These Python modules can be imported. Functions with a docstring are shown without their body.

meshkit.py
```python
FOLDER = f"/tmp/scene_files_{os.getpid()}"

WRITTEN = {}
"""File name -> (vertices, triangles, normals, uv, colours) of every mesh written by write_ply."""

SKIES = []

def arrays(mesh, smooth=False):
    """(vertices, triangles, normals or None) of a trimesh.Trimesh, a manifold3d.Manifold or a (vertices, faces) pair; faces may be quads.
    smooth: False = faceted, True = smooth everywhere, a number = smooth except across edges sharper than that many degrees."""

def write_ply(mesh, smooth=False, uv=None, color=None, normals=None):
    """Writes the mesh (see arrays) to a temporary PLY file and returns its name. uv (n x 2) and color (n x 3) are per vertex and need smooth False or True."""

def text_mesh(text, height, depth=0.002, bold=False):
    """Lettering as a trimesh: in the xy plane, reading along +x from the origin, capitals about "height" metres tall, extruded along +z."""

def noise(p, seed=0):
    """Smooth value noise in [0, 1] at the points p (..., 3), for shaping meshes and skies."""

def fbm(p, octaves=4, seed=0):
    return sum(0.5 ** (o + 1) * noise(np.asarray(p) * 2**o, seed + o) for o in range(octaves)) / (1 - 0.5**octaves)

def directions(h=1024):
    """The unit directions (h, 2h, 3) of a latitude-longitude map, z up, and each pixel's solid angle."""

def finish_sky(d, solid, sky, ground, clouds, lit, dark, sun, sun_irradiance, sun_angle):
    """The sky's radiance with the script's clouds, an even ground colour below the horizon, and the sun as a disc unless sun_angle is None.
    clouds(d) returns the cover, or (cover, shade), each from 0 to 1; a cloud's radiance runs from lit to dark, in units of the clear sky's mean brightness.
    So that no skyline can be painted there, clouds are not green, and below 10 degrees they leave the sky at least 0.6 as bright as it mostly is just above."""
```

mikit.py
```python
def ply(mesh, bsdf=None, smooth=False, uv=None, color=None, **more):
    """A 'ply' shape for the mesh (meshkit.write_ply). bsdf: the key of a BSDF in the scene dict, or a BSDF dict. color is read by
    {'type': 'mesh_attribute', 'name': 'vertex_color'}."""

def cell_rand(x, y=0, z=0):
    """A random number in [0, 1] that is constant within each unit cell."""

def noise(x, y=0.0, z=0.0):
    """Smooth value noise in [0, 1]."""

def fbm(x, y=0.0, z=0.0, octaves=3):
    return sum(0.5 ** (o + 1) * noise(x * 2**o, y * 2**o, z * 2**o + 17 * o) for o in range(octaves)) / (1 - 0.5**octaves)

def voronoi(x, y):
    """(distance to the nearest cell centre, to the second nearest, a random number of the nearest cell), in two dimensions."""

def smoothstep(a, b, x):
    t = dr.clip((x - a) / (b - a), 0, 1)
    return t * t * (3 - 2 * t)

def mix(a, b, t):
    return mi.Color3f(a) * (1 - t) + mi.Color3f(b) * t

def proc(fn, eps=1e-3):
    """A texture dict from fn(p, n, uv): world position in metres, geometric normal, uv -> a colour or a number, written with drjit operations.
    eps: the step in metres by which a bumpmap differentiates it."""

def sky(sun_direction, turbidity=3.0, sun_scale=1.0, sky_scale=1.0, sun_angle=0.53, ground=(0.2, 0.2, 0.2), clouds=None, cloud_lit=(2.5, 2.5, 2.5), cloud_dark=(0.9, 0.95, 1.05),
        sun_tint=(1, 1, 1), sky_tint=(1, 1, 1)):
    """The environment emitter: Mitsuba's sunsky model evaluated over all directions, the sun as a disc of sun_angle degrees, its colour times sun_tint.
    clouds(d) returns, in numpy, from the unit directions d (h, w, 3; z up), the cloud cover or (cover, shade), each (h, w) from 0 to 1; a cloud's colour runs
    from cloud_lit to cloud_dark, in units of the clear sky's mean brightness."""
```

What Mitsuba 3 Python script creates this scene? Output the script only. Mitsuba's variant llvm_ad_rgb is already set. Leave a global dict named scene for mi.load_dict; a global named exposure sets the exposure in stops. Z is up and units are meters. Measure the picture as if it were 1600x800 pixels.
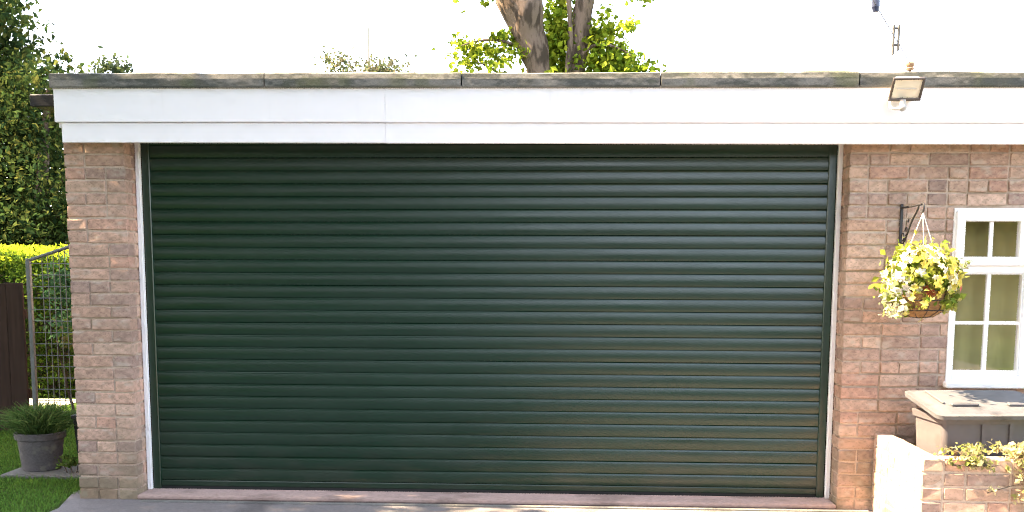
import math, numpy as np, trimesh, mitsuba as mi, drjit as dr, mikit, meshkit
from mikit import proc, noise, fbm, voronoi, smoothstep, mix, cell_rand

T = mi.ScalarTransform4f
scene, labels = {}, {}
R = np.random.default_rng(7)

# ------------------------------------------------------------------ camera, sky, exposure
CAM = np.array([2.574, -6.086, 1.371])
FWD = np.array([-0.0473, 0.9919, -0.1177])
UP = T().rotate(FWD.tolist(), -0.208) @ mi.ScalarVector3f(0, 0, 1)
scene['camera'] = {'type': 'perspective', 'fov': 2 * math.degrees(math.atan(0.5)), 'fov_axis': 'x',
                   'near_clip': 0.05, 'far_clip': 400.0, 'principal_point_offset_y': -213.9 / 800,
                   'to_world': T().look_at(origin=CAM.tolist(), target=(CAM + FWD).tolist(), up=[float(UP[0]), float(UP[1]), float(UP[2])])}
EL, DEV = math.radians(47), math.radians(3.0)          # the sun stands to the left, almost along the garage front
SUN = [-math.cos(EL) * math.cos(DEV), -math.cos(EL) * math.sin(DEV), math.sin(EL)]
scene['sky_light'] = mikit.sky(SUN, turbidity=4, clouds=lambda d: 0.05 + 0.30 * meshkit.fbm(d * np.array([2.2, 2.2, 5.0]), 4, 3), cloud_lit=(2.2, 2.2, 2.25), sun_tint=(1, .94, .81), sky_tint=(1.24, .96, .77))
exposure = 4.85

# ------------------------------------------------------------------ helpers
def add(key, mesh, bsdf, smooth=False, **kw):
    base, n = key, 1
    while key in scene:
        key = f'{base}_{n:03d}'; n += 1
    scene[key] = mesh if isinstance(mesh, dict) else mikit.ply(mesh, bsdf, smooth, **kw)
    return key

def name_thing(base):
    k, n = base, 1
    while k in labels:
        k = f'{base}_{n:03d}'; n += 1
    return k

def tag(key, label, cat=None, group=None, kind=None):
    d = {'label': label}
    if cat: d['category'] = cat
    if group: d['group'] = group
    if kind: d['kind'] = kind
    labels[key] = d
    return key

def cat(ms): return trimesh.util.concatenate([m for m in ms])

def box(x0, x1, y0, y1, z0, z1, c=0.0):
    """A box, its edges chamfered by c."""
    if c <= 0:
        m = trimesh.creation.box((x1 - x0, y1 - y0, z1 - z0)); m.apply_translation(((x0 + x1) / 2, (y0 + y1) / 2, (z0 + z1) / 2)); return m
    p = []
    for sx in (0, 1):
        for sy in (0, 1):
            for sz in (0, 1):
                b = np.array([(x0, x1)[sx], (y0, y1)[sy], (z0, z1)[sz]]); s = np.array([1 - 2 * sx, 1 - 2 * sy, 1 - 2 * sz]) * c
                for k in range(3):
                    q = b + s; q[k] = b[k]; p.append(q)
    return trimesh.convex.convex_hull(np.array(p))

def tube(pts, rad, sides=8, bump=0.0, seed=0, caps=True):
    pts = np.asarray(pts, float); rad = np.broadcast_to(np.asarray(rad, float), (len(pts),))
    t = np.gradient(pts, axis=0); t /= np.linalg.norm(t, axis=1, keepdims=True)
    ref = np.array([0, 0, 1.0]) if abs(t[0, 2]) < .8 else np.array([1.0, 0, 0])
    a = np.linspace(0, 2 * np.pi, sides, endpoint=False)
    v = []
    for p, d, r in zip(pts, t, rad):
        u = ref - d * (ref @ d); u /= np.linalg.norm(u); ref = u; w = np.cross(d, u)
        v.append(p + r * (np.cos(a)[:, None] * u + np.sin(a)[:, None] * w))
    v = np.array(v)
    if bump:
        off = meshkit.fbm(v / bump[1], 3, seed) - .5
        v = v + (v - pts[:, None, :]) * off[..., None] * bump[0]
    n = len(pts); v = v.reshape(-1, 3); f = []
    i = np.arange(sides); j = (i + 1) % sides
    for k in range(n - 1):
        A, B = k * sides, (k + 1) * sides
        f += [np.stack([A + i, A + j, B + j], 1), np.stack([A + i, B + j, B + i], 1)]
    if caps:
        v = np.vstack([v, pts[:1], pts[-1:]]); m = n * sides
        f += [np.stack([j, i, i * 0 + m], 1), np.stack([m - sides + i, m - sides + j, i * 0 + m + 1], 1)]
    return trimesh.Trimesh(v, np.vstack(f), process=False)

def spline(pts, n):
    from scipy.interpolate import CubicSpline
    pts = np.asarray(pts, float); s = np.linspace(0, 1, len(pts))
    return CubicSpline(s, pts)(np.linspace(0, 1, n))

def lathe(profile, sides=32):
    p = np.asarray(profile, float); a = np.linspace(0, 2 * np.pi, sides, endpoint=False)
    v = np.stack([p[:, 0:1] * np.cos(a), p[:, 0:1] * np.sin(a), np.repeat(p[:, 1:2], sides, 1)], -1).reshape(-1, 3)
    i = np.arange(sides); j = (i + 1) % sides; f = []
    for k in range(len(p) - 1):
        A, B = k * sides, (k + 1) * sides
        f += [np.stack([A + i, A + j, B + j], 1), np.stack([A + i, B + j, B + i], 1)]
    return trimesh.Trimesh(v, np.vstack(f), process=False)

def rod(a, b, r, sides=8): return tube([a, b], [r, r], sides)

def leaf_mesh(c, size, rng, up=0.35, aspect=.5, fold=.18, direction=None):
    """One folded leaf of four triangles' worth of area (two bent quads' halves) at every point of c."""
    n = len(c); size = np.broadcast_to(size, (n,)) * rng.uniform(.45, 1.5, n)
    d = rng.normal(size=(n, 3)) if direction is None else direction + rng.normal(size=(n, 3)) * .45
    d /= np.linalg.norm(d, axis=1, keepdims=True)
    nrm = rng.normal(size=(n, 3)); nrm[:, 2] += up * 2
    nrm -= d * (nrm * d).sum(1, keepdims=True); nrm /= np.linalg.norm(nrm, axis=1, keepdims=True) + 1e-9
    s = np.cross(d, nrm); L = size[:, None]
    a = c - d * L * .5; b = c + d * L * .5; m = c - nrm * L * fold * .5
    l = c + s * L * aspect * .5 + nrm * L * fold * .5; r = c - s * L * aspect * .5 + nrm * L * fold * .5
    v = np.stack([a, r, b, l], 1).reshape(-1, 3)
    k = np.arange(n)[:, None] * 4
    return v, np.vstack([k + [0, 1, 2], k + [0, 2, 3]])

def leaf_color(n, cols, rng, clump=None):
    cols = np.asarray(cols, float); w = rng.integers(0, len(cols), n)
    c = cols[w] * rng.uniform(.75, 1.25, (n, 1))
    if clump is not None: c = c * clump[:, None]
    return np.repeat(np.clip(c, 0, 1), 4, axis=0)

def blob_points(center, radii, clumps, per, rng, sigma, shell=.55, lump=.35, flat=1.0):
    """Leaf positions in clumps spread through an uneven ellipsoid: (points, a tone for each clump's leaves)."""
    d = rng.normal(size=(clumps, 3)); d /= np.linalg.norm(d, axis=1, keepdims=True)
    r = shell + (1 - shell) * rng.uniform(0, 1, clumps) ** .6
    r *= 1 + lump * 2 * (meshkit.fbm(d * 1.7 + np.asarray(center), 3, 5) - .5)
    cc = np.asarray(center) + d * r[:, None] * np.asarray(radii)
    s = sigma * rng.uniform(.6, 1.4, clumps)
    p = (cc[:, None, :] + rng.normal(size=(clumps, per, 3)) * s[:, None, None] * np.array([1, 1, flat])).reshape(-1, 3)
    return p, np.repeat(rng.uniform(.55, 1.4, clumps), per)

# ------------------------------------------------------------------ materials
def mat(key, d): scene[key] = d; return key
def rgb(*c): return {'type': 'rgb', 'value': list(c)}

def grain(c, amt=.18, f=60.0, dirt=(.5, .48, .42), dirt_amt=.25, f2=3.0):
    c = tuple(c)
    def fn(p, n, uv):
        g = fbm(p.x * f, p.y * f, p.z * f, 3); w = smoothstep(.5, .75, fbm(p.x * f2 + 5, p.y * f2, p.z * f2 * 1.4, 3))
        col = mi.Color3f(c) * (1 - amt + 2 * amt * g)
        return col * (1 - dirt_amt * w) + mi.Color3f(c) * mi.Color3f(dirt) * dirt_amt * w
    return proc(fn)

def rough(key, c, r=.8, spec=.25, two=True, **kw):
    b = {'type': 'principled', 'base_color': c if isinstance(c, dict) else rgb(*c), 'roughness': r, 'specular': spec, **kw}
    return mat(key, {'type': 'twosided', 'b': b} if two else b)

TONES = [(0.447, 0.294, 0.221), (0.47, 0.324, 0.245), (0.417, 0.28, 0.214), (0.359, 0.247, 0.197), (0.485, 0.341, 0.26), (0.325, 0.226, 0.186), (0.44, 0.272, 0.204)]
def brick_tone(c):
    def fn(p, n, uv):
        g = fbm(p.x * 45, p.y * 45, p.z * 45, 3); sp = smoothstep(.66, .85, noise(p.x * 130, p.y * 130, p.z * 130)) * .55
        w = fbm(p.x * 2.3 + 3, p.y * 2.3, p.z * 3.1, 3)
        base = mi.Color3f(c) * (.62 + .76 * g) * (.74 + .52 * w)
        lime = smoothstep(.6, .82, fbm(p.x * 14 + 9, p.y * 14, p.z * 20, 3)) * .6
        low = smoothstep(.50, .0, p.z) * smoothstep(.30, .60, fbm(p.x * 6, p.y * 6 + 2, p.z * 6, 3)) * 1.3
        col = base * (1 - .45 * sp)
        col = col * (1 - lime) + mi.Color3f(.47, .40, .33) * lime
        return col * (1 - .5 * low) + mi.Color3f(.13, .125, .075) * .5 * low
    return fn
for i, c in enumerate(TONES): rough(f'm_brick{i}', proc(brick_tone(c)), .9, .15, two=False)
rough('m_mortar', grain((.47, .375, .295), .28, 70, (.50, .45, .36), .6, 4), .95, .1, two=False)
def whitefn(p, n, uv):
    w = fbm(p.x * 1.7, p.y * 2, p.z * 3, 3); st = smoothstep(.58, .80, fbm(p.x * 22 + 3, p.y * 4, p.z * 1.1, 3)) * (.4 + .6 * smoothstep(2.15, 2.42, p.z))
    dirt = smoothstep(.62, .80, fbm(p.x * 9, p.y * 9, p.z * 9 + 5, 3))
    c = mi.Color3f(.86, .83, .84) * (.95 + .07 * w)
    return c * (1 - .16 * st - .05 * dirt) + mi.Color3f(.42, .38, .30) * (.13 * st + .04 * dirt)
rough('m_white', proc(whitefn), .42, .45)
rough('m_trim', (.82, .81, .80), .35, .5)
rough('m_upvc', (.84, .84, .84), .25, .5)
def felt(p, n, uv):
    g = fbm(p.x * 160, p.y * 160, p.z * 160, 2); w = fbm(p.x * 3 + 11, p.y * 9, p.z * 14, 4)
    s = smoothstep(.40, .64, w + .35 * (fbm(p.x * 34, p.y * 40, p.z * 60, 3) - .5))
    base = mi.Color3f(.085, .088, .08) * (1 - s) + mi.Color3f(.20, .19, .172) * s
    moss = smoothstep(.56, .70, fbm(p.x * 7, p.y * 7, p.z * 7 + 4, 3)) * .5
    return (base * (1 - moss) + mi.Color3f(.10, .11, .06) * moss) * (.65 + .7 * g)
rough('m_felt', proc(felt), .95, .1)
def door_paint(p, n, uv):
    w = fbm(p.x * 2, p.y * 2, p.z * 7, 3); st = fbm(p.x * 9, 1.5, p.z * 1.2, 3); low = smoothstep(.55, 0, p.z) * smoothstep(.4, .75, fbm(p.x * 5, 3, p.z * 9, 3))
    c = mi.Color3f(.0032, .0235, .0110) * (.85 + .3 * w)
    return c * (1 - .10 * st - .22 * low) + mi.Color3f(.20, .18, .15) * (.010 * st + .05 * low)
def door_rough(p, n, uv): return .21 + .16 * fbm(p.x * 3, p.y, p.z * 6 + 8, 3)
rough('m_door', proc(door_paint), proc(door_rough), .72)
rough('m_rubber', (.018, .018, .018), .8, .3)
rough('m_batten', (.42, .37, .32), .8, .2)
rough('m_gutter', (.020, .018, .022), .45, .5)
rough('m_iron', (.022, .02, .022), .5, .5)
rough('m_galv', grain((.12, .135, .148), .12, 40), .5, .5, metallic=.3)
rough('m_grey_plastic', grain((.105, .095, .102), .08, 30, (.75, .72, .68), .6, 5), .42, .5)
rough('m_grey_lid', grain((.098, .099, .108), .10, 30, (.45, .43, .42), .8, 7), .45, .5)
rough('m_dark_plastic', (.03, .028, .032), .5, .5)
def conc(c, joint=0):
    def fn(p, n, uv):
        g = fbm(p.x * 70, p.y * 70, p.z * 70, 3); b = fbm(p.x * 1.1, p.y * 1.1, 3.3, 4); st = smoothstep(.55, .72, fbm(p.x * 4 + 7, p.y * 6, 1.2, 4))
        return mi.Color3f(c) * (.62 + .5 * g + .26 * b) * (1 - .3 * st)
    return proc(fn)
rough('m_drive', conc((.175, .160, .158)), .92, .15)
rough('m_step', conc((.39, .285, .25)), .9, .15)
rough('m_slab', conc((.17, .165, .155)), .92, .15)
rough('m_path', conc((.42, .40, .36)), .92, .15)
def soilfn(p, n, uv):
    g = fbm(p.x * 40, p.y * 40, p.z * 40, 3); return mi.Color3f(.060, .045, .030) * (.5 + g)
rough('m_soil', proc(soilfn), .97, .05)
def turf(p, n, uv):
    g = fbm(p.x * 30, p.y * 30, 1, 3); w = fbm(p.x * .6, p.y * .6, 4, 3)
    return mix((.022, .045, .010), (.055, .085, .020), g) * (.7 + .6 * w)
rough('m_turf', proc(turf), .97, .05)
def barkfn(p, n, uv):
    g = fbm(p.x * 14, p.y * 14, p.z * 3.2, 4); r = smoothstep(.38, .58, g); w = fbm(p.x * 2, p.y * 2, p.z * 1.3, 3)
    return mix((.062, .046, .036), (.165, .120, .094), r) * (.72 + .55 * w)
rough('m_bark', proc(barkfn), .95, .1)
rough('m_twig', (.075, .06, .045), .95, .1)
def woodfn(p, n, uv):
    g = fbm(p.x * 38, p.y * 38, p.z * 2.2, 4); return mix((.020, .013, .012), (.062, .038, .028), g)
rough('m_wood', proc(woodfn), .85, .2)
def potfn(p, n, uv):
    g = fbm(p.x * 90, p.y * 90, p.z * 90, 3); w = fbm(p.x * 9, p.y * 9, p.z * 6, 3); l = smoothstep(.58, .75, fbm(p.x * 20, p.y * 20, p.z * 14 + 3, 3))
    return mi.Color3f(.125, .116, .122) * (.55 + .6 * g + .3 * w) + mi.Color3f(.10, .11, .06) * l * .6
rough('m_pot', proc(potfn), .92, .15)
def coirfn(p, n, uv):
    a = fbm(p.x * 60, p.y * 60, p.z * 160, 3); return mix((.11, .06, .03), (.38, .23, .115), a)
rough('m_coir', proc(coirfn), .97, .05)
VC = {'type': 'mesh_attribute', 'name': 'vertex_color'}
mat('m_leaf', {'type': 'principledthin', 'base_color': VC, 'roughness': .45, 'diff_trans': .75, 'specular': .35} if False else
    {'type': 'principledthin', 'base_color': VC, 'roughness': .5, 'diff_trans': .8, 'spec_trans': 0.0, 'eta': 1.4})
mat('m_petal', {'type': 'principledthin', 'base_color': VC, 'roughness': .6, 'diff_trans': .7, 'spec_trans': 0.0, 'eta': 1.3})
mat('m_glass', {'type': 'thindielectric', 'int_ior': 1.52})
rough('m_lamp_bezel', (.062, .048, .042), .4, .5)
rough('m_lamp_body', (.62, .60, .56), .4, .5)
rough('m_reflector', (.80, .75, .62), .35, .5)
rough('m_sensor', (.40, .38, .36), .35, .5)
rough('m_ceramic', (.30, .19, .12), .35, .5)
rough('m_clamp', (.10, .095, .085), .5, .4)
rough('m_cable', (.14, .14, .14), .6, .2)
rough('m_insulator', (.05, .06, .11), .3, .5)
rough('m_plaster', grain((.34, .32, .23), .05, 8), .9, .1)
rough('m_curtain', grain((.42, .38, .18), .10, 9, (.7, .7, .6), .4, 3), .95, .1)

# ------------------------------------------------------------------ ground
def sheet(x0, x1, y0, y1, z, nx=1, ny=1):
    xs, ys = np.linspace(x0, x1, nx + 1), np.linspace(y0, y1, ny + 1)
    X, Y = np.meshgrid(xs, ys); v = np.stack([X.ravel(), Y.ravel(), X.ravel() * 0 + z], 1)
    i = np.arange(nx * ny); a = (i // nx) * (nx + 1) + i % nx
    return trimesh.Trimesh(v, np.vstack([np.stack([a, a + 1, a + nx + 2], 1), np.stack([a, a + nx + 2, a + nx + 1], 1)]), process=False)
GZ = -0.035
add('ground', sheet(-150, 150, -150, 150, GZ - .012), 'm_turf'); tag('ground', 'dark earth and turf around the garage', kind='structure')
drive = trimesh.creation.extrude_polygon(__import__('shapely').Polygon([(-.40, -.26), (-.52, .18), (-.46, .45), (-.36, .45), (-.36, .24), (9, .24), (9, -13), (-1.2, -13)]), .010)
drive.apply_translation((0, 0, GZ - .010))
add('driveway', drive, 'm_drive'); tag('driveway', 'grey concrete driveway in front of the green door', kind='structure')
add('door_step', box(-.028, 4.225, -.012, .45, GZ + .002, -.004, .008), 'm_step'); tag('door_step', 'pinkish concrete threshold strip along the foot of the green door', kind='structure')
add('driveway_edging', box(.02, 4.40, -.075, -.045, GZ - .02, GZ + .010, .003), 'm_slab'); tag('driveway_edging', 'thin concrete edging between threshold and driveway', kind='structure')
add('garden_path', sheet(-9, -2.62, 4.15, 4.85, GZ - .004, 1, 1), 'm_path'); tag('garden_path', 'pale sunlit path in front of the hedge', kind='structure')
slab = box(-1.26, -.58, .63, 1.06, GZ - .03, GZ + .012, .01)
add('paving_slab', slab, 'm_slab'); tag('paving_slab', 'grey paving slab in the lawn under the stone pot', kind='structure')

# grass: blades on the strip of lawn the picture shows
gx, gy = R.uniform(-3.4, -.40, 70000), R.uniform(-.6, 4.3, 70000)
keep = (gx < -.43 - .1 * np.clip(gy, 0, 1) + .03 * np.sin(gy * 17)) & ~((gx > -1.265) & (gx < -.575) & (gy > .625) & (gy < 1.065)) & ~((gx > -.40) & (gy > 0)) & ~((gx > -.62) & (gy > -.6) & (gy < .1) & (gx > -.43 + (gy + .3) * -.2))
gx, gy = gx[keep], gy[keep]; n = len(gx); h = R.uniform(.018, .045, n); a = R.uniform(0, 6.28, n); w = R.uniform(.0025, .0045, n)
b0 = np.stack([gx, gy, gy * 0 + GZ - .012], 1); wd = np.stack([np.cos(a), np.sin(a), a * 0], 1) * w[:, None]
ln = np.stack([R.normal(0, .4, n), R.normal(0, .4, n), np.ones(n)], 1) * h[:, None]
gv = np.stack([b0 - wd, b0 + wd, b0 + ln], 1).reshape(-1, 3); gf = np.arange(3 * n).reshape(-1, 3)
gc = np.repeat(np.array([[.12, .235, .045], [.15, .27, .05], [.09, .19, .035]])[R.integers(0, 3, n)] * R.uniform(.7, 1.25, (n, 1)), 3, axis=0)
add('lawn', (gv, gf), 'm_leaf', color=gc); tag('lawn', 'short green grass of the lawn beside the garage', 'grass', kind='stuff')

# ------------------------------------------------------------------ garage: brickwork
G = 'garage'
PITCH, BH = .075, .0648
_bricks = {}
def brick_ply(l, d, h, v, m):
    k = (round(l, 3), round(d, 3), round(h, 3), v, m)
    if k not in _bricks:
        r = np.random.default_rng(hash(k[:4]) % 2**32 if False else int(l * 7919 + d * 3571 + v * 131 + h * 977))
        c = .005
        x, z = np.array([0, l, l, 0]), np.array([0, 0, h, h])
        def ring(y, i): return np.stack([np.clip(x, i, l - i), np.full(4, y), np.clip(z, i, h - i)], 1)
        j = r.normal(0, .0017, (4, 3)); f_ = r.normal(0, .0018, (4, 3))
        V = np.vstack([ring(d, 0), ring(c, 0) + j, ring(0, c) + f_, ring(d, 0)[:1]])[:12]
        F = []
        for A, B in ((0, 4), (4, 8)):
            for i in range(4):
                q = (i + 1) % 4
                F += [[A + i, A + q, B + q], [A + i, B + q, B + i]]
        F += [[8, 9, 10], [8, 10, 11]]
        mesh = trimesh.Trimesh(V, F, process=False); mesh.fix_normals()
        _bricks[k] = mikit.ply(mesh, f'm_brick{m}')
    return _bricks[k]

def courses(x0, x1, rng, scale=1.0):
    """Lengths of one course: stretchers and headers in turn, cut to fit."""
    S, H, J = .215 * scale, .1025 * scale, .010
    out, x, last = [], x0, rng.random() < .5
    while x < x1 - .02:
        p = .44 if last else .36
        last = rng.random() > p
        l = H if last else S
        if x + l + J > x1 - .045: l = x1 - x
        out.append((x, min(l, x1 - x))); x += l + J
    return out

def tone(rng, header):
    return int(rng.choice(7, p=[.16, .16, .14, .20, .10, .16, .08] if header else [.23, .22, .17, .09, .16, .04, .09]))

def lay(parent, x0, x1, y0, z0, rows, rng, facing='front', scale=1.0, holes=(), depth=.1, top=None, stuff_from=None):
    """Courses of brick on a face. front: face y = y0 looking to -y, along +x. left / right: face x = y0, along y."""
    extra = {}
    for k in range(rows):
        z = z0 + k * PITCH
        for (x, l) in courses(x0, x1, rng, scale):
            for (hx0, hx1, hz0, hz1) in holes:          # openings: cut the brick that would run into one
                if z + BH > hz0 and z < hz1 and x < hx1 and x + l > hx0:
                    if x < hx0 - .03: l = hx0 - x
                    elif x + l > hx1 + .03: l, x = x + l - hx1, hx1
                    else: l = 0
            if l < .025: continue
            v, m = int(rng.integers(0, 4)), tone(rng, l < .13)
            dx, dy = rng.normal(0, .0012), rng.normal(0, .0014)
            P = brick_ply(l, depth, BH, v, m)
            if facing == 'front': M = T().translate([x, y0 + dy, z + dx])
            elif facing == 'left': M = T().translate([y0 + dy, x + l, z + dx]) @ T().rotate([0, 0, 1], -90)
            else: M = T().translate([y0 + dy, x, z + dx]) @ T().rotate([0, 0, 1], 90)
            if stuff_from is not None and x > stuff_from:
                v_, f_ = meshkit.WRITTEN[P['filename']][:2]
                Mm = np.array(M.matrix); extra.setdefault(m, []).append((v_ @ Mm[:3, :3].T + Mm[:3, 3], f_))
            else:
                add(f'{parent}__brick', {**P, 'to_world': M}, None)
    for m, parts in extra.items():
        key = add(f'{parent}__brick_run', cat([trimesh.Trimesh(a, b, process=False) for a, b in parts]), f'm_brick{m}')
        labels[key] = {'label': 'far run of bricks beyond the window', 'kind': 'stuff'}

ZB = GZ - .005
XL, XA, XB, XR = -.392, -.028, 4.226, 8.4                # pier, opening, end of the building
ROWS = 29
pier = f'{G}__brick_pier'
add(pier, box(XL + .007, XA - .007, .009, 5.6, ZB, 2.16), 'm_mortar')
lay(pier, XL, XA, 0, ZB, ROWS, np.random.default_rng(11), scale=1.12, depth=.098)
lay(pier, .110, .32, XA, ZB, ROWS, np.random.default_rng(12), 'right', depth=.09)
WX0, WX1, WZ0, WZ1 = 4.826, 6.06, .742, 1.742              # window opening
wall = f'{G}__brick_wall'
def body(x0, x1, z0, z1): return box(x0, x1, .009, .21, z0, z1)
add(wall, cat([body(XB + .007, WX0, ZB, 2.16), body(WX0, WX1, ZB, WZ0 - .002), body(WX0, WX1, WZ1, 2.16), body(WX1, XR, ZB, 2.16)]), 'm_mortar')
lay(wall, XB, XR, 0, ZB, ROWS, np.random.default_rng(21), depth=.098, holes=[(WX0, WX1, WZ0, WZ1)], stuff_from=5.42)
lay(wall, .110, .32, XB, ZB, ROWS, np.random.default_rng(22), 'left', depth=.09)
# side wall towards the garden, one joined run of bricks
side = []
rs = np.random.default_rng(31)
for m in range(7): side.append([])
for k in range(ROWS):
    for (y, l) in courses(.115, 5.6, rs):
        P = brick_ply(l, .03, BH, int(rs.integers(0, 4)), 0); v_, f_ = meshkit.WRITTEN[P['filename']][:2]
        Mm = np.array((T().translate([XL + .001, y + l, ZB + k * PITCH]) @ T().rotate([0, 0, 1], -90)).matrix)
        side[tone(rs, l < .13)].append(trimesh.Trimesh(v_ @ Mm[:3, :3].T + Mm[:3, 3], f_, process=False))
for m in range(7):
    key = add(f'{pier}__side_bricks', cat(side[m]), f'm_brick{m}'); labels[key] = {'label': 'bricks of the garden side of the garage', 'kind': 'stuff'}
# inner walls, floor, ceiling
add(f'{G}__inner_wall', cat([box(4.45, 4.55, .215, 5.5, ZB, 2.16), box(XL + .31, XR, 5.5, 5.6, ZB, 2.16), box(XR - .1, XR - .002, .215, 5.5, ZB, 2.16), box(4.55, XR - .1, 2.6, 2.7, ZB, 2.16)]), 'm_plaster')
add(f'{G}__inner_floor', box(XL + .31, XR - .1, .46, 5.5, ZB - .02, .002), 'm_slab')

# roof: deck, soffit, two fascia boards, felt edge in lengths
SL = -.0037
def slope(m):
    m.vertices[:, 2] += SL * (m.vertices[:, 0] - 2.0); return m
FX = 8.6
def longbox(x0, x1, *a, c=.002, n=24):
    return slope(box(x0, x1, *a, c))
add(f'{G}__roof', slope(box(-.36, FX, -.105, 5.75, 2.24, 2.405)), 'm_felt')
add(f'{G}__soffit_board', slope(box(-.325, FX, -.108, 5.7, 2.165, 2.18)), 'm_white')
JX = 1.560                                                # the boards are butted here
for (z0, z1, x0, y0, y1, what) in ((2.212, 2.409, -.366, -.150, -.112, 'upper, deeper'), (2.098, 2.209, -.332, -.138, -.110, 'lower, narrower')):
    for n_, (a, b) in enumerate(((x0, JX), (JX + .0009, FX))):
        d_ = .0015 * n_
        key = add(f'{G}__fascia_board', slope(box(a, b, y0 - d_, y1, z0 - d_, z1, .003)), 'm_white'); labels[key] = {'label': f'{what} white fascia board, ' + ('left length', 'right length')[n_]}
add(f'{G}__barge_board', slope(box(-.362, -.335, -.108, 5.7, 2.185, 2.405, .003)), 'm_white')
xs = [-.378, .878, 2.003, 3.121, 4.215, 5.33, 6.45, 7.55, 8.62]
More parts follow.
